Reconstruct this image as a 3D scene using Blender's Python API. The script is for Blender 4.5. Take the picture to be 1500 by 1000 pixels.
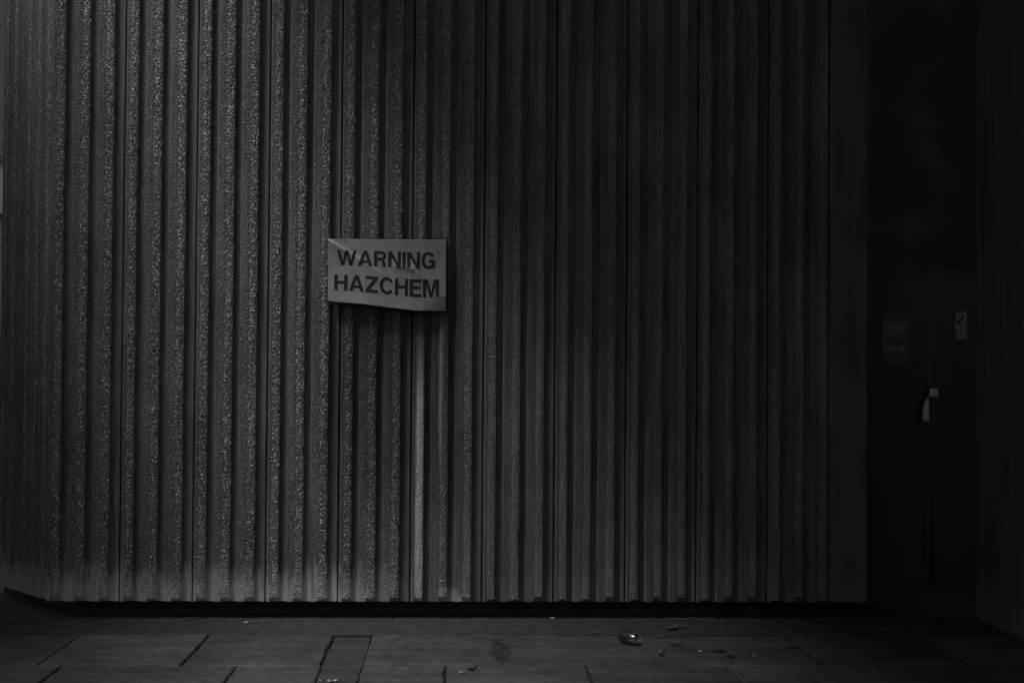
import bpy, bmesh, math, random
import numpy as np
from mathutils import Matrix, Vector
random.seed(7); rng = np.random.default_rng(11)
scene = bpy.context.scene
for o in list(bpy.data.objects): bpy.data.objects.remove(o)
C = scene.collection
R = math.radians

# ------------------------------------------------------------------ camera
YAW, PITCH, ROLL = 0.0397766, 0.0206173, 0.0075581
cam_d = bpy.data.cameras.new('camera'); cam = bpy.data.objects.new('camera', cam_d); C.objects.link(cam)
cam_d.sensor_width = 36.0; cam_d.lens = 50.0; cam_d.clip_end = 400.0; cam_d.clip_start = 0.05
fw = Vector((math.sin(YAW)*math.cos(PITCH), math.cos(YAW)*math.cos(PITCH), math.sin(PITCH)))
rt = Vector((math.cos(YAW), -math.sin(YAW), 0)); up = rt.cross(fw)
r2 = rt*math.cos(ROLL) + up*math.sin(ROLL); u2 = up*math.cos(ROLL) - rt*math.sin(ROLL)
M = Matrix(((r2.x, u2.x, -fw.x, 0.0), (r2.y, u2.y, -fw.y, -9.6439), (r2.z, u2.z, -fw.z, 1.675), (0, 0, 0, 1)))
cam.matrix_world = M
scene.camera = cam

# ------------------------------------------------------------------ sky, sun, exposure
SUN_EL, SUN_AZ = R(61), R(55)            # azimuth measured from the wall's normal towards the left
sdir = Vector((-math.cos(SUN_EL)*math.sin(SUN_AZ), -math.cos(SUN_EL)*math.cos(SUN_AZ), math.sin(SUN_EL)))
world = bpy.data.worlds.new('World'); scene.world = world; world.use_nodes = True
wn = world.node_tree.nodes; wl = world.node_tree.links; wn.clear()
sky = wn.new('ShaderNodeTexSky'); sky.sky_type = 'NISHITA'; sky.sun_disc = False
sky.sun_elevation = SUN_EL; sky.sun_rotation = math.atan2(sdir.x, sdir.y)
bw = wn.new('ShaderNodeRGBToBW'); bg = wn.new('ShaderNodeBackground'); wo = wn.new('ShaderNodeOutputWorld')
bg.inputs['Strength'].default_value = 0.066
wl.new(sky.outputs[0], bw.inputs[0]); wl.new(bw.outputs[0], bg.inputs[0]); wl.new(bg.outputs[0], wo.inputs[0])
sun_d = bpy.data.lights.new('sun', 'SUN'); sun_d.energy = 1.5; sun_d.angle = R(24); sun_d.color = (1, 1, 1)
sun = bpy.data.objects.new('sun', sun_d); C.objects.link(sun)
sun.rotation_euler = sdir.to_track_quat('Z', 'Y').to_euler(); sun.location = (-4, -6, 20)
vs = scene.view_settings
vs.view_transform = 'Standard'; vs.look = 'None'; vs.gamma = 1.0; vs.use_curve_mapping = False
vs.exposure = 0.93
scene.cycles.use_denoising = True
scene.cycles.max_bounces = 6

# ------------------------------------------------------------------ helpers
def tag(o, label=None, cat=None, group=None, kind=None):
    if label: o['label'] = label
    if cat: o['category'] = cat
    if group: o['group'] = group
    if kind: o['kind'] = kind
    return o
def empty(name, loc=(0, 0, 0), rz=0.0, parent=None):
    o = bpy.data.objects.new(name, None); C.objects.link(o); o.location = loc; o.rotation_euler = (0, 0, rz)
    o.empty_display_size = 0.1
    if parent: o.parent = parent
    return o
def link(name, me, parent=None, loc=(0, 0, 0), rot=(0, 0, 0)):
    o = bpy.data.objects.new(name, me); C.objects.link(o); o.location = loc; o.rotation_euler = rot
    if parent: o.parent = parent
    return o
def mesh(name, verts, faces, mats, smooth=False):
    me = bpy.data.meshes.new(name); me.from_pydata([tuple(v) for v in verts], [], faces); me.update()
    for m in (mats if isinstance(mats, (list, tuple)) else [mats]): me.materials.append(m)
    if smooth: me.shade_smooth()
    return me
def from_bm(name, bm, mat, smooth=False):
    me = bpy.data.meshes.new(name); bm.to_mesh(me); bm.free(); me.materials.append(mat)
    if smooth: me.shade_smooth()
    return me
def box_bm(x0, x1, y0, y1, z0, z1, bevel=0.0, seg=1):
    bm = bmesh.new(); bmesh.ops.create_cube(bm, size=1.0)
    for v in bm.verts:
        v.co = Vector((x0 + (v.co.x+.5)*(x1-x0), y0 + (v.co.y+.5)*(y1-y0), z0 + (v.co.z+.5)*(z1-z0)))
    if bevel: bmesh.ops.bevel(bm, geom=list(bm.edges), offset=bevel, segments=seg, affect='EDGES', profile=.6)
    return bm
def box(name, x0, x1, y0, y1, z0, z1, mat, parent=None, bevel=0.0):
    return link(name, from_bm(name, box_bm(x0, x1, y0, y1, z0, z1, bevel), mat), parent)

# ------------------------------------------------------------------ materials
class Nt:
    def __init__(s, name):
        s.m = bpy.data.materials.new(name); s.m.use_nodes = True; s.t = s.m.node_tree
        s.b = s.t.nodes['Principled BSDF']
    def n(s, typ, ins=None, **kw):
        nd = s.t.nodes.new(typ)
        for k, v in kw.items(): setattr(nd, k, v)
        for k, v in (ins or {}).items():
            if isinstance(v, bpy.types.NodeSocket): s.t.links.new(v, nd.inputs[k])
            else: nd.inputs[k].default_value = v
        return nd
    def math(s, op, a, b=0.0, c=0.0, clamp=False):
        nd = s.n('ShaderNodeMath', {0: a, 1: b, 2: c}, operation=op); nd.use_clamp = clamp; return nd.outputs[0]
    def ramp(s, fac, lo, hi, a=0.0, b=1.0, smooth=True):
        nd = s.n('ShaderNodeMapRange', {'Value': fac, 'From Min': lo, 'From Max': hi, 'To Min': a, 'To Max': b})
        nd.interpolation_type = 'SMOOTHSTEP' if smooth else 'LINEAR'; return nd.outputs[0]
    def noise(s, vec, scale, detail=4, rough=.6):
        return s.n('ShaderNodeTexNoise', {'Vector': vec, 'Scale': scale, 'Detail': detail, 'Roughness': rough}).outputs['Fac']
    def set(s, sock, v):
        if isinstance(v, bpy.types.NodeSocket): s.t.links.new(v, s.b.inputs[sock])
        else: s.b.inputs[sock].default_value = v
    def grey(s, v):
        return s.n('ShaderNodeCombineColor', {0: v, 1: v, 2: v}).outputs[0]
    def bump(s, h, dist, strength=1.0, normal=None):
        ins = {'Height': h, 'Distance': dist, 'Strength': strength}
        if normal is not None: ins['Normal'] = normal
        return s.n('ShaderNodeBump', ins).outputs[0]

def plain(name, v, rough=.7, var=.25, scale=6.0, bump=.001, bscale=60, metal=0.0, spec=.5):
    t = Nt(name); pos = t.n('ShaderNodeNewGeometry').outputs['Position']
    f = t.noise(pos, scale, 5); k = t.ramp(f, .3, .7, 1-var, 1+var)
    t.set('Base Color', t.grey(t.math('MULTIPLY', k, v))); t.set('Roughness', rough); t.set('Metallic', metal)
    t.set('Specular IOR Level', spec)
    if bump: t.set('Normal', t.bump(t.noise(pos, bscale, 4), bump))
    return t.m

def concrete(name, base, agg):
    """weathered cast concrete; agg = how much pebble aggregate lies bare on it"""
    t = Nt(name); geo = t.n('ShaderNodeNewGeometry'); pos = geo.outputs['Position']
    sep = t.n('ShaderNodeSeparateXYZ', {0: pos}); X, Y, Z = sep.outputs
    # rain streaks: noise stretched along the height
    st = t.n('ShaderNodeMapping', {'Vector': pos, 'Scale': (1, 1, .06)}).outputs[0]
    streak = t.noise(st, 22, 5, .65); cloud = t.noise(pos, 1.6, 4)
    k = t.math('MULTIPLY', t.ramp(streak, .25, .75, .66, 1.27), t.ramp(cloud, .3, .7, .86, 1.12))
    col = t.math('MULTIPLY', k, base)
    # pebbles
    vor = t.n('ShaderNodeTexVoronoi', {'Vector': pos, 'Scale': 86.0, 'Randomness': 1.0})
    vcol = t.n('ShaderNodeSeparateColor', {0: vor.outputs['Color']}).outputs
    dome = t.ramp(vor.outputs['Distance'], .3, .6, 1.0, 0.0)
    bare = t.ramp(t.noise(pos, 7.0, 5, .65), .34, .56, .35, 1.0)      # bare in patches
    bare = t.math('MULTIPLY', t.math('MULTIPLY', bare, agg), t.ramp(X, -.9, .7, 1.0, .25))
    peb = t.ramp(vcol[0], .0, 1.0, .05, .36, False)
    lite = t.math('MULTIPLY', t.ramp(vcol[1], .68, .78, 0, 1), 1.0)  # near-white stones also stand in for glints off the aggregate
    peb = t.math('ADD', peb, lite)
    fac = t.math('MULTIPLY', t.math('MULTIPLY', dome, bare), 1.0, clamp=True)
    mix = t.math('ADD', t.math('MULTIPLY', col, t.math('SUBTRACT', 1.0, fac)), t.math('MULTIPLY', peb, fac))
    # pale splash deposit along the foot of the panels left of the sign
    nz = t.math('MULTIPLY', t.noise(pos, 14, 4), .34)
    nf = t.math('MULTIPLY', t.noise(t.n('ShaderNodeMapping', {'Vector': pos, 'Scale': (1, 1, .2)}).outputs[0], 24, 5, .65), .55)
    foot = t.ramp(t.math('ADD', Z, nf), .40, .68, 1.0, 0)
    foot = t.math('MULTIPLY', foot, t.ramp(X, -.1, -.9, .08, .85))
    # darker patch on the ribs below the sign
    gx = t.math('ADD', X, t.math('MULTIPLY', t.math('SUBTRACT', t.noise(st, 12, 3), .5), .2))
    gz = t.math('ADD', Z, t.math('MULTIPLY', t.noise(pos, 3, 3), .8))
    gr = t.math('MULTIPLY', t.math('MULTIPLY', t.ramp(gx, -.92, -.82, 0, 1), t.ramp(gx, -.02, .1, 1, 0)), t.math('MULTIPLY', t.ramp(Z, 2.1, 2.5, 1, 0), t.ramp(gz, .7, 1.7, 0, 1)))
    patch_k = t.ramp(gr, 0, 1, 1.0, .58, False)
    # lime run-off below the sign
    w = t.math('MULTIPLY', t.math('SUBTRACT', t.noise(st, 30, 3), .5), .03)
    xs = t.math('ADD', X, w)
    s1 = t.math('MULTIPLY', t.ramp(xs, -.272, -.25, 0, 1), t.ramp(xs, -.222, -.204, 1, 0))
    s1 = t.math('MULTIPLY', s1, t.math('MULTIPLY', t.ramp(Z, 1.25, 2.05, 1, 0), t.ramp(t.noise(t.n('ShaderNodeMapping', {'Vector': pos, 'Scale': (1, 1, .25)}).outputs[0], 26, 4, .65), .3, .55, .7, 1)))
    s2 = t.math('MULTIPLY', t.ramp(xs, -.115, -.1, 0, 1), t.ramp(xs, -.094, -.08, 1, 0))
    s2 = t.math('MULTIPLY', s2, t.math('MULTIPLY', t.ramp(Z, 1.9, 2.05, .45, 0), t.ramp(Z, .7, 1.5, 0, 1)))
    spots = t.math('MULTIPLY', t.math('MULTIPLY', t.ramp(X, -.13, -.08, 0, 1), t.ramp(X, .1, .13, 1, 0)),
                   t.math('MULTIPLY', t.ramp(t.math('ADD', Z, nz), .29, .42, 1, 0), .7))
    lime = t.math('MAXIMUM', t.math('MAXIMUM', s1, s2), t.math('MAXIMUM', foot, spots))
    lime = t.math('MULTIPLY', lime, t.math('SUBTRACT', 1.0, t.math('MULTIPLY', t.math('MULTIPLY', dome, bare), .35)))
    lime = t.math('MULTIPLY', lime, t.ramp(t.noise(pos, 60, 4, .7), .3, .6, .85, 1.0), clamp=True)
    mix = t.math('ADD', t.math('MULTIPLY', t.math('MULTIPLY', mix, patch_k), t.math('SUBTRACT', 1.0, lime)), t.math('MULTIPLY', lime, .88))
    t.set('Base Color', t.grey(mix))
    gl = t.math('MULTIPLY', fac, t.ramp(vcol[2], .55, .9, 0, 1))
    t.set('Roughness', t.ramp(gl, 0, 1, .8, .3)); t.set('Specular IOR Level', .5)
    h = t.math('ADD', t.math('MULTIPLY', fac, 1.0), t.math('MULTIPLY', t.noise(pos, 240, 3), .35))
    t.set('Normal', t.bump(h, .007, 1.0))
    return t.m

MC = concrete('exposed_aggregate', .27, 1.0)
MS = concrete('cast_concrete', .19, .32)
MSW = concrete('wing_concrete', .15, .12)  # darker concrete with less aggregate, for the wing wall
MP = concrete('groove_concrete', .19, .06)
MG = plain('panel_concrete', .15, .85, .3, 5, .0015, 90)
MDK = plain('dark_concrete', .36, .9, .3, 3, .002, 40)
MDECK = plain('deck_concrete', .32, .9, .25, 1.2, .002, 30)
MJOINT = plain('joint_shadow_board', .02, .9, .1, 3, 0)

# ------------------------------------------------------------------ ground
def slab_material():
    t = Nt('paving_stone'); geo = t.n('ShaderNodeNewGeometry'); pos = geo.outputs['Position']
    rnd = t.n('ShaderNodeObjectInfo').outputs['Random']
    a = t.noise(pos, 2.2, 6, .65); b = t.noise(pos, 17, 5, .65); c = t.noise(pos, 90, 3)
    lay = t.noise(t.n('ShaderNodeMapping', {'Vector': pos, 'Scale': (.5, 2.2, 1)}).outputs[0], 3.2, 5, .6)
    k = t.math('MULTIPLY', t.ramp(a, .3, .7, .75, 1.22), t.ramp(b, .25, .75, .8, 1.2))
    k = t.math('MULTIPLY', k, t.ramp(lay, .3, .7, .8, 1.15)); k = t.math('MULTIPLY', k, t.ramp(rnd, 0, 1, .84, 1.14, False))
    k = t.math('MULTIPLY', k, t.ramp(c, .2, .8, .85, 1.15))
    # one dark spilled stain
    sep = t.n('ShaderNodeSeparateXYZ', {0: pos}); X, Y, Z = sep.outputs
    dx = t.math('DIVIDE', t.math('SUBTRACT', X, .285), .055); dy = t.math('DIVIDE', t.math('ADD', Y, 1.12), .33)
    d = t.math('SQRT', t.math('ADD', t.math('MULTIPLY', dx, dx), t.math('MULTIPLY', dy, dy)))
    d = t.math('ADD', d, t.math('MULTIPLY', t.math('SUBTRACT', t.noise(pos, 13, 4, .6), .5), 2.6))
    stain = t.ramp(d, .85, 1.2, .5, 1.0)
    old = t.ramp(t.noise(pos, 5.2, 3), .63, .72, 1.0, .8)
    k = t.math('MULTIPLY', t.math('MULTIPLY', k, stain), old)
    t.set('Base Color', t.grey(t.math('MULTIPLY', k, .14)))
    t.set('Roughness', t.ramp(b, .3, .7, .36, .62)); t.set('Specular IOR Level', .5)
    t.set('Normal', t.bump(t.math('ADD', t.noise(pos, 12, 5), t.math('MULTIPLY', c, .3)), .006))
    return t.m
MSLAB = slab_material()
MBRICK = plain('clay_paver', .076, .8, .28, 9, .004, 50)
MGROUND = plain('grit_bed', .05, .95, .4, 12, .006, 60)
gs = mesh('ground', [(-60, -60, -.022), (60, -60, -.022), (60, 60, -.022), (-60, 60, -.022)], [(0, 1, 2, 3)], MGROUND)
tag(link('ground', gs), kind='structure')
pave = tag(empty('pavement'), kind='structure')
MSTRIP = plain('channel_stone', .085, .7, .3, 7, .004, 40)
def slab(x0, x1, y0, y1, name='paving_slab', sink=0.0, dirt=.005, mat=None, tight=0.0):
    """a worn flagstone: chipped outline, softened rim, slightly out of level"""
    g = dirt + random.uniform(0, .003); x0 += g - tight; x1 -= g - tight; y0 += g+.004; y1 -= g+.004
    pts = []
    for (ax, ay, bx, by) in ((x0, y0, x1, y0), (x1, y0, x1, y1), (x1, y1, x0, y1), (x0, y1, x0, y0)):
        n = max(2, int(math.hypot(bx-ax, by-ay)/.07))
        for i in range(n):
            f = i/n; j = .0 if i == 0 else random.gauss(0, .0022)
            if random.random() < .05: j = -random.uniform(.006, .016)
            px, py = ax+(bx-ax)*f, ay+(by-ay)*f
            nx, ny = (by-ay), -(bx-ax); L = math.hypot(nx, ny)
            pts.append((px + nx/L*j, py + ny/L*j))
    cx, cy = (x0+x1)/2, (y0+y1)/2; hx, hy = (x1-x0)/2, (y1-y0)/2
    top = random.uniform(-.003, .003) - sink; tx, ty = random.uniform(-.004, .004), random.uniform(-.004, .004)
    V = []; n = len(pts)
    for inset, dz in ((0, -.05), (0, -.010), (.004, -.003), (.013, 0)):
        for px, py in pts:
            qx = cx + (px-cx)*(1-inset/hx); qy = cy + (py-cy)*(1-inset/hy)
            V.append((qx, qy, top + dz + tx*(px-cx) + ty*(py-cy)))
    F = []
    for r in range(3):
        for i in range(n):
            j = (i+1) % n; F.append((r*n+i, r*n+j, (r+1)*n+j, (r+1)*n+i))
    F.append(tuple(range(3*n, 4*n)))
    link(name, mesh(name, V, F, mat or MSLAB), pave)
Y1, Y2, Y3, Y4 = -.575, -1.496, -2.40, -3.3
def row(ys, ye, xs):
    for a, b in zip(xs[:-1], xs[1:]): slab(a, b, ys, ye, tight=.005 if (a == -.515 and b == .30) or a == .30 else 0)
row(Y2, Y1, [-5.0, -4.1, -3.2, -2.34, -1.536, -.748]); row(Y2, Y1, [-.515, 2.13, 3.0, 3.9])
row(Y3, Y2, [-4.95, -4.0, -3.1, -2.20, -1.223, -.735]); row(Y3, Y2, [-.515, -.039, .758, 1.573, 2.45, 3.3, 4.2])
row(Y4, Y3, [-4.6, -3.7, -2.8, -1.7, -.735]); row(Y4, Y3, [-.515, .32, 1.2, 2.0, 2.9, 3.8])
for a, b in ((-3.3, -2.7), (-2.7, -2.05), (-2.05, -1.52), (-1.52, -1.02), (-1.02, -.60)):
    slab(-.742, -.508, a, b, sink=.009, dirt=.002, mat=MSTRIP)
# three courses of clay pavers between the flagstones and the wall
box('paver_bed', -5, 5.6, Y1+.004, .045, -.05, -.003, MBRICK, pave); box('recess_floor', -5, 5.6, .048, 1.396, -.05, -.001, MBRICK, pave)
bw_, bl_ = .112, .205
bmesh_bricks = []
for k in range(4):
    bm = box_bm(-bw_/2+.003, bw_/2-.003, -bl_/2+.002, bl_/2-.002, -.06, 0, .0025)
    for v in bm.verts: v.co += Vector((random.gauss(0, .0008), random.gauss(0, .0008), random.gauss(0, .0006)))
    bmesh_bricks.append(from_bm('brick', bm, MBRICK))
for r in range(3):
    y = Y1 + .003 + bl_*(r+.5)
    for i in range(74):
        x = -4.6 + bw_*(i + (.5 if r % 2 else 0))
        link('brick', random.choice(bmesh_bricks), pave, (x, y, random.uniform(-.0012, .0006)),
             (random.gauss(0, .005), random.gauss(0, .005), random.gauss(0, .004)))

# ------------------------------------------------------------------ ribbed panels
P = .162                       # rib spacing
X0 = -2.635                    # right edge of the first rib on the front
ZB = .113; HT = 5.15           # foot of the panels above the paving, panel height
RD = .036                      # rib depth (crest at y = 0, groove floor at y = RD)
def smooth1(n, s, amp):
    a = rng.normal(size=n + 6*s); k = np.hanning(2*s+3); a = np.convolve(a, k/np.sqrt((k**2).sum()), 'same'); return a[3*s:3*s+n]*amp
def rib_mesh(first, rough=1.0):
    prof = []
    if first: prof += [(-.084, -.004, 0), (-.084, .018, 0), (-.0835, .034, 0), (-.081, .046, 0)]; c0 = -.056
    else: prof += [(-.121, -.004, 0), (-.119, .018, 0), (-.117, .034, 0), (-.114, .046, 0)]; c0 = -.058
    prof += [(u, .0495, 0) for u in np.linspace(prof[-1][0]+.003, c0-.004, 5 if first else 9)]
    prof += [(u, .0475 + .0045*math.sin(math.pi*(u-c0)/(-.003-c0)), 1) for u in np.linspace(c0, -.003, 13)]
    prof += [(.0005, .043, 2), (.0015, .032, 2), (.0025, .016, 2), (.003, -.004, 2)]
    dz = .006; nz = int(HT/dz); n = len(prof)
    U = np.array([p[0] for p in prof]); D = np.array([p[1]*RD/.052 for p in prof]); K = np.array([p[2] for p in prof])
    z = np.arange(nz)*dz
    uu = np.repeat(U[None], nz, 0); dd = np.repeat(D[None], nz, 0); zz = np.repeat(z[:, None], n, 1)
    # hammered crest: coarse lumps, stones, ragged arrises
    lump = np.stack([smooth1(nz, 6, .0008) for _ in range(n)], 1)
    grit = rng.normal(size=(nz, n))*.0013 + np.where(rng.random((nz, n)) < .10, rng.random((nz, n))*.0045, 0)
    w = np.where(K == 1, 1.0, np.where(K == 2, .35, .28)); w[0] = 0; w[-1] = 0
    dd += (lump + grit)*w[None]*rough
    ragR = (smooth1(nz, 3, .0013) + np.where(rng.random(nz) < .02, -rng.random(nz)*.006, 0))*rough
    for _ in range(rng.integers(2, 7)):                      # lumps broken out of the arris
        zc = rng.integers(0, nz); hl = rng.integers(2, 9); dp = rng.uniform(.003, .009); i0, i1 = max(0, zc-hl), min(nz, zc+hl)
        ragR[i0:i1] -= dp*np.sin(np.linspace(.15, 3.0, i1-i0))**.6
    wander = smooth1(nz, 90, .0006); ragR += wander
    ragL = smooth1(nz, 4, .0020) + wander; uu += (np.where(K == 0, 1.0, 0)*(np.arange(n) > 0))[None]*wander[:, None]
    uu += np.where(K == 1, np.interp(U, (c0, -.003), (0, 1)), 0)[None]*ragR[:, None]
    uu += np.where(K == 2, .6, 0)[None]*ragR[:, None]
    uu += np.where(K == 1, np.interp(U, (c0, -.003), (1, 0)), 0)[None]*ragL[:, None]
    # foot: the crest stops short of the panel's edge, broken unevenly
    lift = np.where(K == 1, .026, np.where(K == 2, .022, 0.0))*rng.uniform(.45, 1.25) + np.where(K >= 1, rng.normal(size=n)*.0035, 0)
    cut = np.maximum(0, 1 - z/.06)
    zz += cut[:, None]*lift[None]
    V = np.stack([uu, RD - dd, zz], 2).reshape(-1, 3)
    i = np.arange(nz-1)[:, None]*n; j = np.arange(n-1)[None]
    a = (i + j); q = np.stack([a, a+1, a+1+n, a+n], 2).reshape(-1, 4)
    base = len(V); foot = np.stack([uu[0], np.full(n, RD+.004), zz[0]], 1); V = np.concatenate([V, foot])
    jj = np.arange(n-1); cap = np.stack([base+jj, base+jj+1, jj+1, jj], 1)
    Q = np.concatenate([q, cap])
    me = bpy.data.meshes.new('rib')
    me.vertices.add(len(V)); me.vertices.foreach_set('co', V.astype(np.float32).ravel())
    me.loops.add(Q.size); me.loops.foreach_set('vertex_index', Q.astype(np.int32).ravel())
    me.polygons.add(len(Q)); me.polygons.foreach_set('loop_start', (np.arange(len(Q))*4).astype(np.int32))
    mi = np.concatenate([np.tile(np.where(K[:-1] == 1, 1, 0), nz-1), np.zeros(n-1)]).astype(np.int32)
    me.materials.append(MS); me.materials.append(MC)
    me.polygons.foreach_set('material_index', mi)
    me.polygons.foreach_set('use_smooth', np.ones(len(Q), bool))
    me.update(calc_edges=True); me.validate(); return me
RN = [rib_mesh(False) for _ in range(6)]; RF = [rib_mesh(True) for _ in range(4)]
RNS = [rib_mesh(False, .4) for _ in range(4)]; RFS = [rib_mesh(True, .4) for _ in range(3)]   # less weathered
def panel_mesh(w, lip=True):
    """slab from u = 0 to u = w, groove floor in front, a low lip along the right joint"""
    sec = [(0, RD+.11), (0, RD), (.012, RD-.0)]
    if lip: sec += [(w-.026, RD), (w-.024, RD*.62), (w-.004, RD*.55), (w, RD*.62), (w, RD+.11)]
    else: sec += [(w, RD), (w, RD+.11)]
    V = [(u, y, z) for z in (0.0, HT) for u, y in sec]; n = len(sec)
    F = [(i, (i+1) % n, n+(i+1) % n, n+i) for i in range(n)] + [tuple(range(n))[::-1], tuple(range(n, 2*n))]
    return mesh('panel', V, F, MP)
PANEL = panel_mesh(3*P - .008)
def rib_panel(parent, xj, ribs=3, me=None, sm=False):
    """xj: x of the joint on the panel's left"""
    p = link('panel', me or PANEL, parent, (xj + .004, 0, ZB))
    for k in range(ribs):
        xr = .090 - .004 + k*P
        link('rib', random.choice((RFS if sm else RF) if k == 0 else (RNS if sm else RN)), p, (xr, 0, 0))
    return p
wall = tag(empty('ribbed_wall', (0, 0, 0)), 'long ribbed concrete wall with bare pebble aggregate, carrying the warning sign', 'wall')
for k in range(11):
    xj = X0 - .090 + 3*P*k
    rib_panel(wall, xj, 3, panel_mesh(2.828 - xj - .004, False) if k == 10 else None, k >= 5)
# plain end strip beside the door recess
def end_strip():
    me = from_bm('end_strip', box_bm(2.562, 2.826, .004, RD+.05, ZB, ZB+HT-.01, .006), MS); return link('end_strip', me, wall)
end_strip()
# the splayed left end
fx, fy, fa = -2.722, .058, R(-51)
fu = Vector((math.cos(fa), math.sin(fa), 0))
def splay(local_x, ribs, me):
    loc = Vector((fx, fy, 0)) + fu*local_x
    sh = RD*.85; loc += Vector((math.sin(fa), -math.cos(fa), 0))*sh
    p = link('panel', me, wall, (loc.x, loc.y, ZB), (0, 0, fa))
    for k in range(ribs): link('rib', random.choice(RF if k == 0 else RN), p, (.086 + k*P, sh, 0)).scale = (1, .15, 1)
def faceted(m):
    m.materials[0] = MS; return m
splay(-.486+.004, 3, faceted(panel_mesh(.486-.03, False)))
splay(-.890+.004, 2, faceted(panel_mesh(.404-.008, False)))
MPSHADE = plain('shade_dark_plinth', .10, .8, .3, 4, .002, 40)  # dark tone paints in the shade below the panels
# backing behind the open joints, recessed plinth, underside
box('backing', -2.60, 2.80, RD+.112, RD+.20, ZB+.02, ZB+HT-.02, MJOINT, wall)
box('plinth', -2.605, 2.815, .20, .36, -.05, ZB+.014, MPSHADE, wall)
link('plinth', from_bm('plinth', box_bm(-1.2, -.038, .18, .34, -.05, ZB+.013), MPSHADE), wall, (fx, fy, 0), (0, 0, fa))
box('underside', -2.55, 2.80, RD+.202, .80, ZB+.018, ZB+.10, MDK, wall)

# the wing wall running forward on the right of the door recess
wing = tag(empty('ribbed_wing_wall', (3.545, -.015, 0), R(-92)), 'dark ribbed concrete wing wall standing square to the long wall beside the doors', 'wall')
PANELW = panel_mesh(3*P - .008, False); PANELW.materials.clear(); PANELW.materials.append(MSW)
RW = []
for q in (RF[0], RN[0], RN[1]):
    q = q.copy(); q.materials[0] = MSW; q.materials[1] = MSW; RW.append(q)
for k in range(6):
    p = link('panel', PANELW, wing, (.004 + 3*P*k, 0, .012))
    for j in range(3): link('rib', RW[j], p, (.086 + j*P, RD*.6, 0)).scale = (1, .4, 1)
box('core', .01, 2.9, RD+.112, RD+.25, 0, HT, MDK, wing)

# ------------------------------------------------------------------ door recess
MDOOR = plain('black_door_paint', .026, .45, .2, 4, .0006, 30)
MFRAME = plain('door_frame_paint', .027, .5, .2, 4, .0006, 30)
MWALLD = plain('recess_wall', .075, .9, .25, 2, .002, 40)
rec = tag(empty('recess_wall', (3.73, 1.42, 0)), 'dark rendered wall at the back of the door recess', 'wall')
def rbox(name, *a, **k):
    x0, x1, y0, y1, z0, z1, m = a; o = box(name, x0-3.73, x1-3.73, y0-1.42, y1-1.42, z0, z1, m, rec, **k); return o
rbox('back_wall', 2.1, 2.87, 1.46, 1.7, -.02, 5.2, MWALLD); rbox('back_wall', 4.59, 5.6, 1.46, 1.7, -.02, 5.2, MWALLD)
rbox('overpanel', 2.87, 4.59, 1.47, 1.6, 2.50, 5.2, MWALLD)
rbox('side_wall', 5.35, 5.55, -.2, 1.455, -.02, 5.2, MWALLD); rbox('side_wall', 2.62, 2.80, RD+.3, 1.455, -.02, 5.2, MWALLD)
door = tag(empty('double_door', (3.73, 1.40, 0)), 'black double fire door at the back of the dark recess', 'door')
def dbox(name, x0, x1, y0, y1, z0, z1, m, parent=door, bevel=.0008): return box(name, x0, x1, y0, y1, z0, z1, m, parent, bevel)
fr = dbox('frame', -.86, -.80, -.02, .10, -.01, 2.50, MFRAME); dbox('frame', .80, .86, -.02, .10, -.01, 2.50, MFRAME)
dbox('frame', -.80, .80, -.02, .10, 2.42, 2.50, MFRAME)
leafL = dbox('door_leaf', -.797, -.003, .0, .05, -.012, 2.417, MDOOR); leafR = dbox('door_leaf', .003, .797, .0, .05, -.012, 2.417, MDOOR)
MSTEEL = plain('dull_steel', .12, .4, .2, 8, .0004, 60, metal=.9)
def tube(pts, r, seg=8, r1=None):
    bm = bmesh.new(); rings = []
    for i, p in enumerate(pts):
        p = Vector(p); a = Vector(pts[max(i-1, 0)]); b = Vector(pts[min(i+1, len(pts)-1)])
        d = (b-a).normalized(); s = d.cross(Vector((.31, .17, .93))).normalized(); t = d.cross(s)
        rr = r + ((r1 if r1 is not None else r) - r)*i/(len(pts)-1)
        rings.append([bm.verts.new(p + (s*math.cos(q) + t*math.sin(q))*rr) for q in [2*math.pi*k/seg for k in range(seg)]])
    for A, B in zip(rings[:-1], rings[1:]):
        for k in range(seg): bm.faces.new((A[k], A[(k+1) % seg], B[(k+1) % seg], B[k]))
    bm.faces.new(rings[0][::-1]); bm.faces.new(rings[-1]); bmesh.ops.recalc_face_normals(bm, faces=list(bm.faces)); return bm
link('drop_bolt', from_bm('drop_bolt', tube([(.03, -.012, .02), (.03, -.012, .75)], .006), MSTEEL), leafR)
link('drop_bolt', from_bm('drop_bolt', tube([(-.03, -.012, .16), (-.03, -.012, .62)], .005), MSTEEL), leafL)
for zc in (.25, 1.25, 2.2):
    link('hinge', from_bm('hinge', tube([(-.80, -.012, zc-.05), (-.80, -.012, zc+.05)], .010), MFRAME), leafL)
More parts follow.
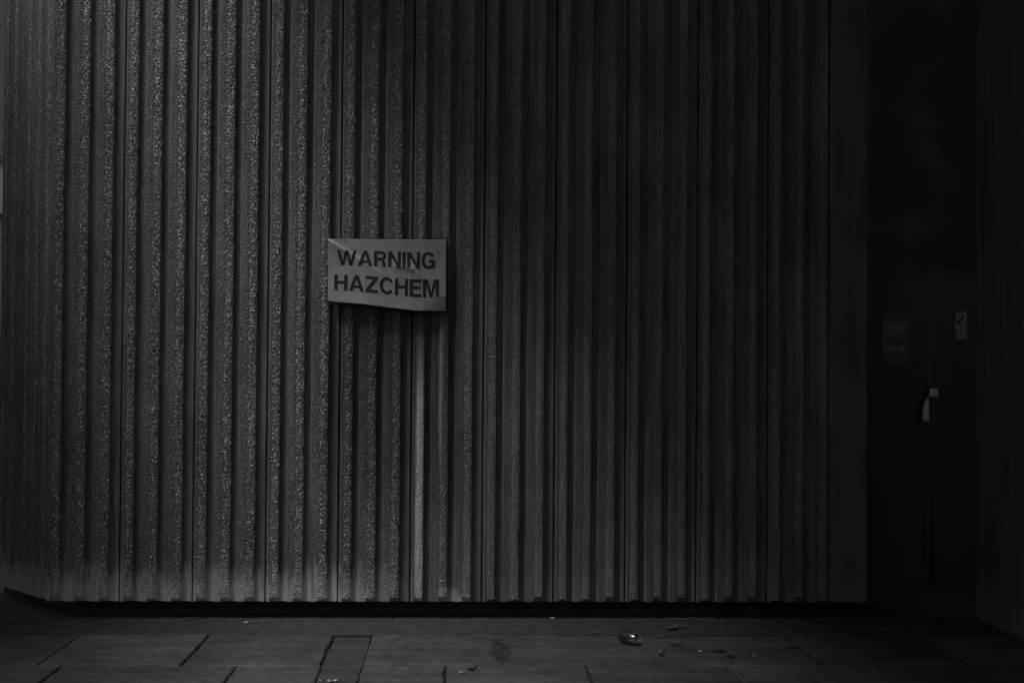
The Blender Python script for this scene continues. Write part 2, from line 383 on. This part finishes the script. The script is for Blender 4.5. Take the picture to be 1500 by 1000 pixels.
# notices on the doors
MPALE = plain('white_vinyl', .75, .5, .12, 20, 0); MNOT = plain('green_notice', .075, .5, .15, 12, 0); MINK = plain('black_ink', .02, .6, .1, 20, 0)
MLET = plain('notice_lettering', .26, .55, .15, 30, 0)
def text_mesh(s, x0, x1, z0, z1, depth, bold, name, mat, space=1.0):
    cu = bpy.data.curves.new('t', 'FONT'); cu.body = s; cu.size = 1; cu.offset = bold; cu.space_character = space; cu.resolution_u = 6
    ob = bpy.data.objects.new('t', cu); C.objects.link(ob); bpy.context.view_layer.update()
    dg = bpy.context.evaluated_depsgraph_get(); me = bpy.data.meshes.new_from_object(ob.evaluated_get(dg))
    bpy.data.objects.remove(ob); bpy.data.curves.remove(cu)
    co = np.array([v.co[:] for v in me.vertices]); lo = co.min(0); hi = co.max(0)
    for v in me.vertices:
        v.co = (x0 + (v.co.x-lo[0])/(hi[0]-lo[0])*(x1-x0), -depth, z0 + (v.co.y-lo[1])/(hi[1]-lo[1])*(z1-z0))
    me.name = name; me.materials.clear(); me.materials.append(mat); return me
fe = tag(empty('fire_exit_sign', (3.457, 1.395, 1.952)), 'dim upright FIRE EXIT notice on the black door leaf', 'sign')
box('plate', -.109, .109, -.002, .006, -.2, .2, MNOT, fe, .001)
link('lettering', text_mesh('FIRE EXIT', -.10, .10, .036, .118, .004, .02, 'lettering', MLET), fe)
link('rule', from_bm('rule', box_bm(-.10, .10, -.0045, -.0015, .010, .017), MLET), fe)
link('lettering', text_mesh('Keep clear', -.09, .085, -.11, -.055, .004, .012, 'lettering', MLET), fe)
MSTK = plain('grubby_vinyl', .30, .6, .15, 20, 0)
st = tag(empty('door_sticker', (3.977, 1.395, 2.058)), 'small white upright sticker with a black diagonal mark on the door', 'sticker')
box('sheet', -.046, .046, -.001, .006, -.108, .108, MSTK, st, .0008)
mk = [(-.032, 0, .015), (-.012, 0, .018), (.004, 0, .048), (.02, 0, .058), (.022, 0, .082), (.006, 0, .078), (-.006, 0, .056), (-.018, 0, .040), (-.034, 0, .034)]
link('mark', mesh('mark', [(x, -.003, z) for x, _, z in mk], [tuple(range(len(mk)))], MINK), st)
for i, (w, z) in enumerate(((.062, -.03), (.055, -.048), (.06, -.066))):
    link('line_of_print', from_bm('line_of_print', box_bm(-.031, -.031+w, -.0028, -.0005, z-.003, z+.003), MLET), st)
# peeling tape on the door
tp = []
for i, (x, y, z, wx, wz) in enumerate(((3.795, 1.397, 1.515, 0, .036), (3.775, 1.39, 1.528, 0, .034), (3.745, 1.375, 1.531, 0, .034), (3.712, 1.362, 1.527, .004, .030),
                                   (3.695, 1.355, 1.50, .016, .018), (3.683, 1.352, 1.43, .021, .004), (3.678, 1.350, 1.36, .026, 0), (3.675, 1.346, 1.305, .030, 0))):
    tp.append(((x+wx, y, z+wz), (x-wx, y-.002, z-wz)))
V = [v for a, b in tp for v in (a, b)] + [(v[0], v[1]+.0015, v[2]) for a, b in tp for v in (a, b)]; n = len(tp); F = []
for i in range(n-1):
    a = 2*i; F += [(a, a+1, a+3, a+2), (2*n+a, 2*n+a+2, 2*n+a+3, 2*n+a+1), (a, a+2, 2*n+a+2, 2*n+a), (a+1, 2*n+a+1, 2*n+a+3, a+3)]
F += [(0, 2*n, 2*n+1, 1), (2*n-2, 2*n-1, 4*n-1, 4*n-2)]
tag(link('tape_strip', mesh('tape_strip', V, F, MPALE, True)), 'pale strip of tape peeling and hanging from the black door', 'tape')

# ------------------------------------------------------------------ unseen surroundings above and around the picture, some added for shade
up_b = tag(empty('upper_building', (0, 0, 0)), 'concrete upper storeys standing on the ribbed wall', 'building')
box('facade', -3.0, 6.0, .02, 1.7, ZB+HT+.01, 15, MDECK, up_b)
dk = tag(empty('shade_deck', (0, 0, 0)), 'unseen concrete deck added overhead to shade the doors and the right end of the wall', 'deck')  # added out of view to darken the right of the wall
DX = -2.65
box('slab', DX, 7.5, -13, .015, 7.0, 7.6, MDECK, dk); box('parapet', DX, DX+.2, -13, .015, 7.602, 8.6, MDECK, dk)
wk = tag(empty('shade_walkway', (0, 0, 0)), 'unseen concrete walkway added overhead to shade the splayed end of the wall', 'walkway')  # added out of view to keep sun off the splayed end
box('slab', -9, -4.65, -15, .015, 7.0, 7.6, MDECK, wk); box('parapet', -4.85, -4.65, -15, .015, 7.602, 8.6, MDECK, wk)
ob = tag(empty('opposite_building', (0, -15, 0)), 'low plain concrete building across the yard', 'building')
box('facade', -14, 14, -2, -.01, 0, 6.4, MDECK, ob)
rb = tag(empty('side_building', (15, 0, 0)), 'low plain concrete side building closing the yard', 'building')
box('facade', 0, 2, -14.9, 1.5, 0, 5, MDECK, rb)
lb = tag(empty('shade_block', (-4.6, 0, 0)), 'unseen plain concrete block added beside the splayed wall end to shade it', 'building')  # added out of view to block sky light on the splayed end
box('facade', -2, 0, -6.5, 3.4, 0, 6.98, MDK, lb)
# far building glimpsed past the splayed end
MBG = plain('far_render', .06, .9, .2, .8, 0); MGL = plain('dark_glass', .015, .15, .1, 1, 0); MBL = plain('pale_panel', .14, .8, .1, 1, 0)
fb = tag(empty('far_building', (-8.2, 14, 0)), 'pale far building with a dark window glimpsed past the splayed wall end', 'building')
box('wall', -6, 2.5, .10, 4, 0, 12, MBG, fb)
for x in (-3.0, -.9, 1.0):
    w_ = box('window', x-.75, x+.75, .02, .16, 5.05, 5.41, MGL, fb); box('transom', x-.75, x+.75, -.02, .015, 5.13, 5.24, MBG, w_)
    box('spandrel', x-.75, x+.75, .05, .15, 4.2, 5.04, MBL, fb)

# ------------------------------------------------------------------ warning sign
MSF = Nt('sign_face')
_p = MSF.n('ShaderNodeNewGeometry').outputs['Position']
_k = MSF.math('MULTIPLY', MSF.ramp(MSF.noise(_p, 9, 6, .65), .3, .7, .82, 1.1), MSF.ramp(MSF.noise(MSF.n('ShaderNodeMapping', {'Vector': _p, 'Scale': (1, 1, .15)}).outputs[0], 40, 4), .3, .7, .9, 1.06))
_s = MSF.n('ShaderNodeSeparateXYZ', {0: _p}).outputs
_dz = MSF.math('ABSOLUTE', MSF.math('SUBTRACT', _s[2], MSF.math('SUBTRACT', 2.549, MSF.math('MULTIPLY', MSF.math('ADD', _s[0], .858), .607))))
_cr = MSF.math('MULTIPLY', MSF.ramp(MSF.math('ADD', _dz, MSF.math('MULTIPLY', MSF.noise(_p, 50, 3), .006)), .004, .010, 1, 0), MSF.ramp(_s[0], -.86, -.40, 1, .0))   # crease highlight painted in as a paler line along the fold
_k = MSF.math('ADD', MSF.math('MULTIPLY', _k, .47), MSF.math('MULTIPLY', _cr, .38))
MSF.set('Base Color', MSF.grey(_k)); MSF.set('Roughness', .3); MSF.set('Specular IOR Level', .4)
MSL = plain('sign_letters', .03, .45, .2, 30, 0); MBACK = plain('sign_backing', .03, .7, .2, 10, .0005, 60)
SX0, SX1, SZT, SY = -.858, -.066, 2.552, -.046
def seg_dist(x, z, a, b):
    ax, az = a; bx, bz = b; dx, dz = bx-ax, bz-az; L2 = dx*dx+dz*dz
    f = max(0., min(1., ((x-ax)*dx+(z-az)*dz)/L2)); return math.hypot(x-ax-dx*f, z-az-dz*f), f
def sheet(s, t):
    """s across 0..1, t down 0..1 -> point of the buckled sheet"""
    zb = np.interp(s, [0, .06, .3, .55, .75, 1], [.416, .424, .438, .462, .479, .478])
    ztop = .005*s
    x = SX0 + (SX1-SX0)*s; z = SZT + ztop - t*(zb + ztop)
    y = SY - .020*math.sin(math.pi*min(1, s*1.02))*t - .016*t*t
    # diagonal crease from the upper left corner
    px_, pz_ = s*.8, t*.45; L_ = math.hypot(.43, .26); ux, uz = .43/L_, .26/L_
    al = (px_*ux + pz_*uz)/L_; sd = pz_*ux - px_*uz                  # along the fold, and below it
    A = .019*max(0., 1-max(0., al)/1.15)**.7
    y -= A/(1+math.exp(-max(-40, min(40, sd/.004))))*math.exp(-max(0., sd)/.14)
    d, f = seg_dist(s*.8, t*.45, (.46, .175), (.57, .19)); y -= .011*math.exp(-d/.02)
    d, f = seg_dist(s*.8, t*.45, (.57, .19), (.66, .26)); y -= .009*math.exp(-d/.022)
    # lower right corner folded back
    q = max(0, (s-.80)/.2)*max(0, (t-.8)/.2); y += .03*q
    y += .006*max(0, s-.55)/.45*(1-t)
    return Vector((x, y, z))
sign = tag(empty('warning_sign', (-.46, 0, SZT-.47)), 'buckled WARNING HAZCHEM sign with black letters hung on the ribbed wall', 'sign')
def sl(name, me): o = link(name, me, sign); o.matrix_parent_inverse = Matrix.Translation((.46, 0, -(SZT-.47))); return o
NS, NTT = 176, 104
V = [sheet(i/NS, j/NTT) for j in range(NTT+1) for i in range(NS+1)]
F = [(j*(NS+1)+i, (j+1)*(NS+1)+i, (j+1)*(NS+1)+i+1, j*(NS+1)+i+1) for j in range(NTT) for i in range(NS)]
me = mesh('face_sheet', V, F, MSF.m, True); so = sl('face_sheet', me)
md = so.modifiers.new('thick', 'SOLIDIFY'); md.thickness = .0025; md.offset = -1
# dark backing board a little larger than the sheet
V = []; F = []
for dy in (.010, .022):
    for j in (0, 1):
        for i in range(25):
            s = i/24; p = sheet(s, j); ex = (-.004 if i == 0 else .012 if i == 24 else 0)
            V.append((p.x+ex, p.y*.2 - .027 + dy + (0 if j == 0 else -.012*math.sin(math.pi*s)), p.z + (.007 if j == 0 else -.012)))
def vi(k, j, i): return k*50 + j*25 + i
for i in range(24):
    F += [(vi(0,0,i), vi(0,1,i), vi(0,1,i+1), vi(0,0,i+1)), (vi(1,0,i), vi(1,0,i+1), vi(1,1,i+1), vi(1,1,i)),
          (vi(0,0,i), vi(0,0,i+1), vi(1,0,i+1), vi(1,0,i)), (vi(0,1,i), vi(1,1,i), vi(1,1,i+1), vi(0,1,i+1))]
F += [(vi(0,0,0), vi(1,0,0), vi(1,1,0), vi(0,1,0)), (vi(0,0,24), vi(0,1,24), vi(1,1,24), vi(1,0,24))]
sl('backing_board', mesh('backing_board', V, F, MBACK))
for bx in (-.78, -.14):
    sl('bracket', from_bm('bracket', box_bm(bx-.015, bx+.015, -.022, .005, SZT-.30, SZT-.10, .002), MBACK))
def arc(cx, cy, rx, ry, a0, a1, n=22): return [(cx+rx*math.cos(R(a0+(a1-a0)*i/n)), cy+ry*math.sin(R(a0+(a1-a0)*i/n))) for i in range(n+1)]
def ring(o, i): return [[o[k], o[k+1], i[k+1], i[k]] for k in range(len(o)-1)]
GLYPH = {
 'W': (1.20, [[(0,1),(.2,1),(.35,.28),(.5,1),(.70,1),(.85,.28),(1.0,1),(1.2,1),(.95,0),(.75,0),(.6,.7),(.45,0),(.25,0)]]),
 'A': (.88, [[(0,0),(.21,0),(.44,.76),(.44,1),(.33,1)], [(.88,0),(.55,1),(.44,1),(.44,.76),(.67,0)], [(.2705,.2),(.6095,.2),(.561,.36),(.319,.36)]]),
 'N': (.78, [[(0,0),(0,1),(.21,1),(.58,.34),(.58,1),(.78,1),(.78,0),(.57,0),(.2,.66),(.2,0)]]),
 'I': (.21, [[(0,0),(0,1),(.21,1),(.21,0)]]),
 'H': (.78, [[(0,0),(0,1),(.2,1),(.2,.6),(.58,.6),(.58,1),(.78,1),(.78,0),(.58,0),(.58,.42),(.2,.42),(.2,0)]]),
 'Z': (.73, [[(0,0),(0,.18),(.46,.82),(.03,.82),(.03,1),(.71,1),(.71,.83),(.25,.18),(.73,.18),(.73,0)]]),
 'E': (.69, [[(0,0),(0,1),(.68,1),(.68,.82),(.2,.82),(.2,.61),(.63,.61),(.63,.43),(.2,.43),(.2,.18),(.69,.18),(.69,0)]]),
 'M': (.94, [[(0,0),(0,1),(.28,1),(.47,.3),(.66,1),(.94,1),(.94,0),(.75,0),(.75,.75),(.55,0),(.39,0),(.19,.75),(.19,0)]]),
 'C': (.81, ring(arc(.43,.5,.43,.52,36,322), arc(.43,.5,.225,.34,32,326))),
 'G': (.84, ring(arc(.43,.5,.43,.52,34,306), arc(.43,.5,.225,.34,32,312)) + [[(.45,.37),(.45,.54),(.84,.54),(.84,0),(.70,0),(.683,.08),(.581,.247),(.64,.34),(.64,.37)]]),
 'R': (.78, [[(0,0),(0,1),(.2,1),(.2,0)]] + ring([(.2,1)]+arc(.47,.70,.28,.30,90,-90,12)+[(.2,.40)], [(.2,.83)]+arc(.45,.705,.12,.125,90,-90,12)+[(.2,.58)])
       + [[(.40,.40),(.60,.43),(.69,.32),(.71,.08),(.77,0),(.54,0),(.51,.1),(.49,.28),(.45,.37)]]),
}
def sign_text(word, s0, s1, t0, t1, gap=.085):
    tot = sum(GLYPH[c][0] for c in word) + gap*(len(word)-1); x = 0
    for c in word:
        w, polys = GLYPH[c]; bm = bmesh.new()
        for pl in polys:
            pl = [q for k, q in enumerate(pl) if q != pl[k-1]]
            try: bm.faces.new([bm.verts.new((s0 + (x+px)/tot*(s1-s0), 0, -(t1 + (t0-t1)*py))) for px, py in pl])
            except ValueError: pass
        bmesh.ops.remove_doubles(bm, verts=bm.verts[:], dist=1e-5); bmesh.ops.triangulate(bm, faces=bm.faces[:])
        for k in range(1, 120): bmesh.ops.bisect_plane(bm, geom=bm.verts[:]+bm.edges[:]+bm.faces[:], plane_co=(k/120, 0, 0), plane_no=(1, 0, 0))
        for k in range(1, 72): bmesh.ops.bisect_plane(bm, geom=bm.verts[:]+bm.edges[:]+bm.faces[:], plane_co=(0, 0, -k/72), plane_no=(0, 0, 1))
        for f in bm.faces:
            if f.normal.y > 0: f.normal_flip()
        for v in bm.verts: p = sheet(v.co.x, -v.co.z); v.co = (p.x, p.y - .0014, p.z)
        sl('letter', from_bm('letter', bm, MSL)); x += w + gap
sign_text('WARNING', .072, .905, .178, .410)
sign_text('HAZCHEM', .052, .940, .562, .808)

# ------------------------------------------------------------------ drinks can
def lathe(prof, seg=40):
    V = []; F = []; n = len(prof)
    for k in range(seg):
        a = 2*math.pi*k/seg
        for z, r in prof: V.append((r*math.cos(a), r*math.sin(a), z))
    for k in range(seg):
        for i in range(n-1):
            F.append((k*n+i, ((k+1) % seg)*n+i, ((k+1) % seg)*n+i+1, k*n+i+1))
    return V, F
tc = Nt('printed_can'); oc = tc.n('ShaderNodeTexCoord').outputs['Object']; sx = tc.n('ShaderNodeSeparateXYZ', {0: oc}).outputs
ang = tc.math('ARCTAN2', sx[1], sx[0])
b1 = tc.math('MULTIPLY', tc.ramp(tc.math('PINGPONG', tc.math('ADD', ang, 9.0), .40), .27, .29, 0, 1), tc.ramp(tc.math('ABSOLUTE', tc.math('SUBTRACT', sx[2], .07)), .040, .042, 1, 0))
b2 = tc.math('MULTIPLY', tc.ramp(tc.math('ABSOLUTE', tc.math('SUBTRACT', sx[2], .035)), .012, .013, 1, 0), tc.ramp(tc.noise(oc, 70, 2), .5, .56, 0, 1))
pr = tc.math('MAXIMUM', tc.math('MULTIPLY', b1, .75), tc.math('MULTIPLY', b2, .25))
tc.set('Base Color', tc.grey(tc.ramp(pr, 0, 1, .16, .95, False))); tc.set('Metallic', .85); tc.set('Roughness', .36)
tal = Nt('bare_aluminium'); tal.set('Base Color', (.8, .8, .8, 1)); tal.set('Metallic', 1.0)
tal.set('Roughness', tal.ramp(tal.noise(tal.n('ShaderNodeTexCoord').outputs['Object'], 60, 3), .3, .7, .07, .16))
k_ = 1.15
body = [(.0, .024), (.004, .028), (.012, .0325), (.020, .033), (.098, .033), (.104, .0325), (.111, .0290), (.1136, .0280)]
endr = [(.0, .024), (-.002, .0235), (-.0025, .0225), (-.001, .0212), (.003, .0205), (.007, .016), (.0095, .009), (.0105, .0)]
lid = [(.1130, .0283), (.1150, .0296), (.1172, .0298), (.1186, .0286), (.1182, .0272), (.1165, .0264), (.111, .0255), (.1105, .0225), (.1118, .02), (.1118, .0)]
can = tag(empty('drinks_can', (1.085, -.880, .033*k_+.001)), 'dark printed metal drinks can lying on its side on the paving', 'can')
ax = Vector((.64, -.76, .015)).normalized()
can.rotation_mode = 'QUATERNION'; can.rotation_quaternion = ax.to_track_quat('Z', 'Y'); can.scale = (k_,)*3
off = -.058
for nm, pf, m in (('body', body, tc.m), ('base', endr, tal.m), ('lid', lid, tal.m)):
    V, F = lathe(pf); V = [(x, y, z + off) for x, y, z in V]     # lid towards the yard
    # a dent in the flank
    if nm == 'body': V = [(x*(1-.10*math.exp(-((z-.0)/.02)**2)*max(0, x/.033)**3), y, z) for x, y, z in V]
    me = mesh(nm, V, F, m, True); bmx = bmesh.new(); bmx.from_mesh(me); bmesh.ops.recalc_face_normals(bmx, faces=list(bmx.faces)); bmx.to_mesh(me); bmx.free()
    o = link(nm, me, can)
    if nm == 'lid':
        tb = box_bm(-.006, .006, -.004, .016, 0, .0012, .0004)
        link('pull_tab', from_bm('pull_tab', tb, tal.m), o, (0, 0, off + .1122))

# ------------------------------------------------------------------ litter on the paving
MTWIG = plain('dry_twig', .22, .8, .3, 30, .001, 80); MLEAF = plain('dead_leaf', .05, .7, .4, 40, .001, 80); MPLEAF = plain('pale_leaf', .20, .6, .3, 40, .001, 80)
MFOIL = Nt('foil'); MFOIL.set('Base Color', (.75, .75, .75, 1)); MFOIL.set('Metallic', .7); MFOIL.set('Roughness', .35); MFOIL = MFOIL.m
MPAPER = plain('scrap_paper', .6, .7, .15, 30, .0006, 120)
def twig(name, x, y, L, ang, r, label, mat, bend=.1, z=.0):
    pts = []
    for i in range(9):
        f = i/8 - .5; pts.append((L*f, bend*L*(f*f*4-.5)*.5 + random.gauss(0, .02*L*.2), abs(random.gauss(0, r*.8)) + r))
    return tag(link(name, from_bm(name, tube(pts, r, 6, r*.5), mat), None, (x, y, z+.001), (0, 0, ang)), label, 'twig' if 'twig' in name or 'stalk' in name else 'litter')
def leaf(x, y, L, W, ang, label, mat, curl=.3, z=.002):
    V = []; F = []; n = 7
    for i in range(n+1):
        f = i/n; w = W*math.sin(math.pi*min(.985, max(.03, f)))**.8*(1 + .12*random.uniform(-1, 1))
        for k in range(5):
            s = k/2-1; V.append(((f-.5)*L, s*w/2, .002 + curl*L*.35*(f-.4)**2*2 + curl*W*.5*abs(s)**1.6 + random.gauss(0, .0008)))
    for i in range(n):
        for k in range(4): a = i*5+k; F.append((a, a+1, a+6, a+5))
    o = link('fallen_leaf', mesh('fallen_leaf', V, F, mat, True), None, (x, y, z), (0, 0, ang)); so_ = o.modifiers.new('t', 'SOLIDIFY'); so_.thickness = .0008
    return tag(o, label, 'leaf')
def crumple(name, x, y, sx_, sy_, sz_, ang, label, mat, cat, seed, z=0.0):
    bm = bmesh.new(); bmesh.ops.create_icosphere(bm, subdivisions=3, radius=.5); rr = random.Random(seed)
    dirs = [(Vector((rr.gauss(0, 1), rr.gauss(0, 1), rr.gauss(0, 1))).normalized(), rr.uniform(.28, .5)) for _ in range(16)]
    for v in bm.verts:
        c = v.co.copy()
        for d, m in dirs:
            q = c.dot(d)
            if q > m: c -= d*(q-m)*1.15
        v.co = Vector((c.x*sx_, c.y*sy_, (c.z+.36)*sz_))
    lo = min(v.co.z for v in bm.verts)
    for v in bm.verts: v.co.z -= lo
    return tag(link(name, from_bm(name, bm, mat), None, (x, y, z), (0, 0, ang)), label, cat)
twig('long_twig', 1.615, .02, .34, .10, .006, 'long pale bare twig lying along the foot of the wall', MTWIG, .06, -.008)
twig('bent_twig', 1.53, -.30, .085, -.75, .004, 'short thin pale twig beside curled leaf near the wall', MTWIG, .4)
twig('leaf_stalk', 2.827, -.453, .085, -.12, .006, 'pale curved stalk lying before the door recess', MTWIG, .5)
leaf(1.43, -.41, .10, .045, .5, 'curled dead leaf on the pavers beside a short twig', MPLEAF, .7)
leaf(1.316, -.655, .055, .026, .1, 'small pale flat leaf on the flagstone edge near the can', MPLEAF, .3)
leaf(1.363, -.957, .075, .03, -.5, 'dark narrow leaf on the flagstone right of the can', MLEAF, .5)
leaf(1.59, -1.128, .085, .05, -.1, 'dark flat leaf beside a white paper scrap', MLEAF, .2)
leaf(1.638, -1.266, .06, .045, .5, 'dark small leaf lying close to the slab joint', MLEAF, .2)
leaf(2.07, -.975, .09, .035, -.2, 'faint grey leaf lying apart on the dim right flagstone', MPLEAF, .25)
leaf(.92, -.53, .045, .025, .2, 'tiny grey leaf on the pavers left of the can', MPLEAF, .4)
crumple('crumpled_paper', 1.232, -1.235, .055, .05, .035, .6, 'small crumpled ball of grey paper near the slab joint', MPLEAF, 'paper', 3)
crumple('paper_scrap', 1.485, -1.12, .035, .05, .008, .1, 'flat white scrap lying beside dark leaf', MPAPER, 'scrap', 5)
crumple('paper_scrap', 1.782, -1.26, .018, .03, .007, .4, 'tiny white speck of paper on the dim flagstone', MPAPER, 'scrap', 6)
crumple('paper_scrap', -1.367, -.14, .045, .05, .008, .1, 'white scrap on the clay pavers close under the wall', MPAPER, 'scrap', 7)
crumple('stone_chip', -2.90, -.16, .03, .04, .02, 0, 'grey stone chip on the pavers by the splayed wall end', MPLEAF, 'stone', 8)
crumple('stone_chip', .674, .02, .045, .05, .010, .3, 'pale flat chip at the wall foot beneath the ribs', MPAPER, 'stone', 9)
crumple('bottle_cap', 1.165, -.96, .02, .02, .012, .3, 'tiny bright crumpled cap beside the can end', MFOIL, 'bottle cap', 12)
for i, (x, y, s) in enumerate(((-.71, -1.90, .03), (-.665, -1.925, .034), (-.63, -1.895, .03))):
    tag(crumple('foil_crumb', x, y, s, s*1.3, s*.6, i, ('small foil crumb against the joint of the narrow paving strip', 'larger foil crumb lying between two small ones on the paving strip', 'small foil crumb standing clear of the joint on the narrow paving strip')[i], MFOIL, 'foil', 20+i, -.008), group='foil crumbs on the paving strip')
crumple('foil_crumb', .05, -1.735, .03, .045, .02, .4, 'glinting crumb of foil beside a curled dark leaf', MFOIL, 'foil', 31)
leaf(.11, -1.66, .06, .03, .35, 'curled dark leaf by the foil crumb on the slab', MLEAF, .8)
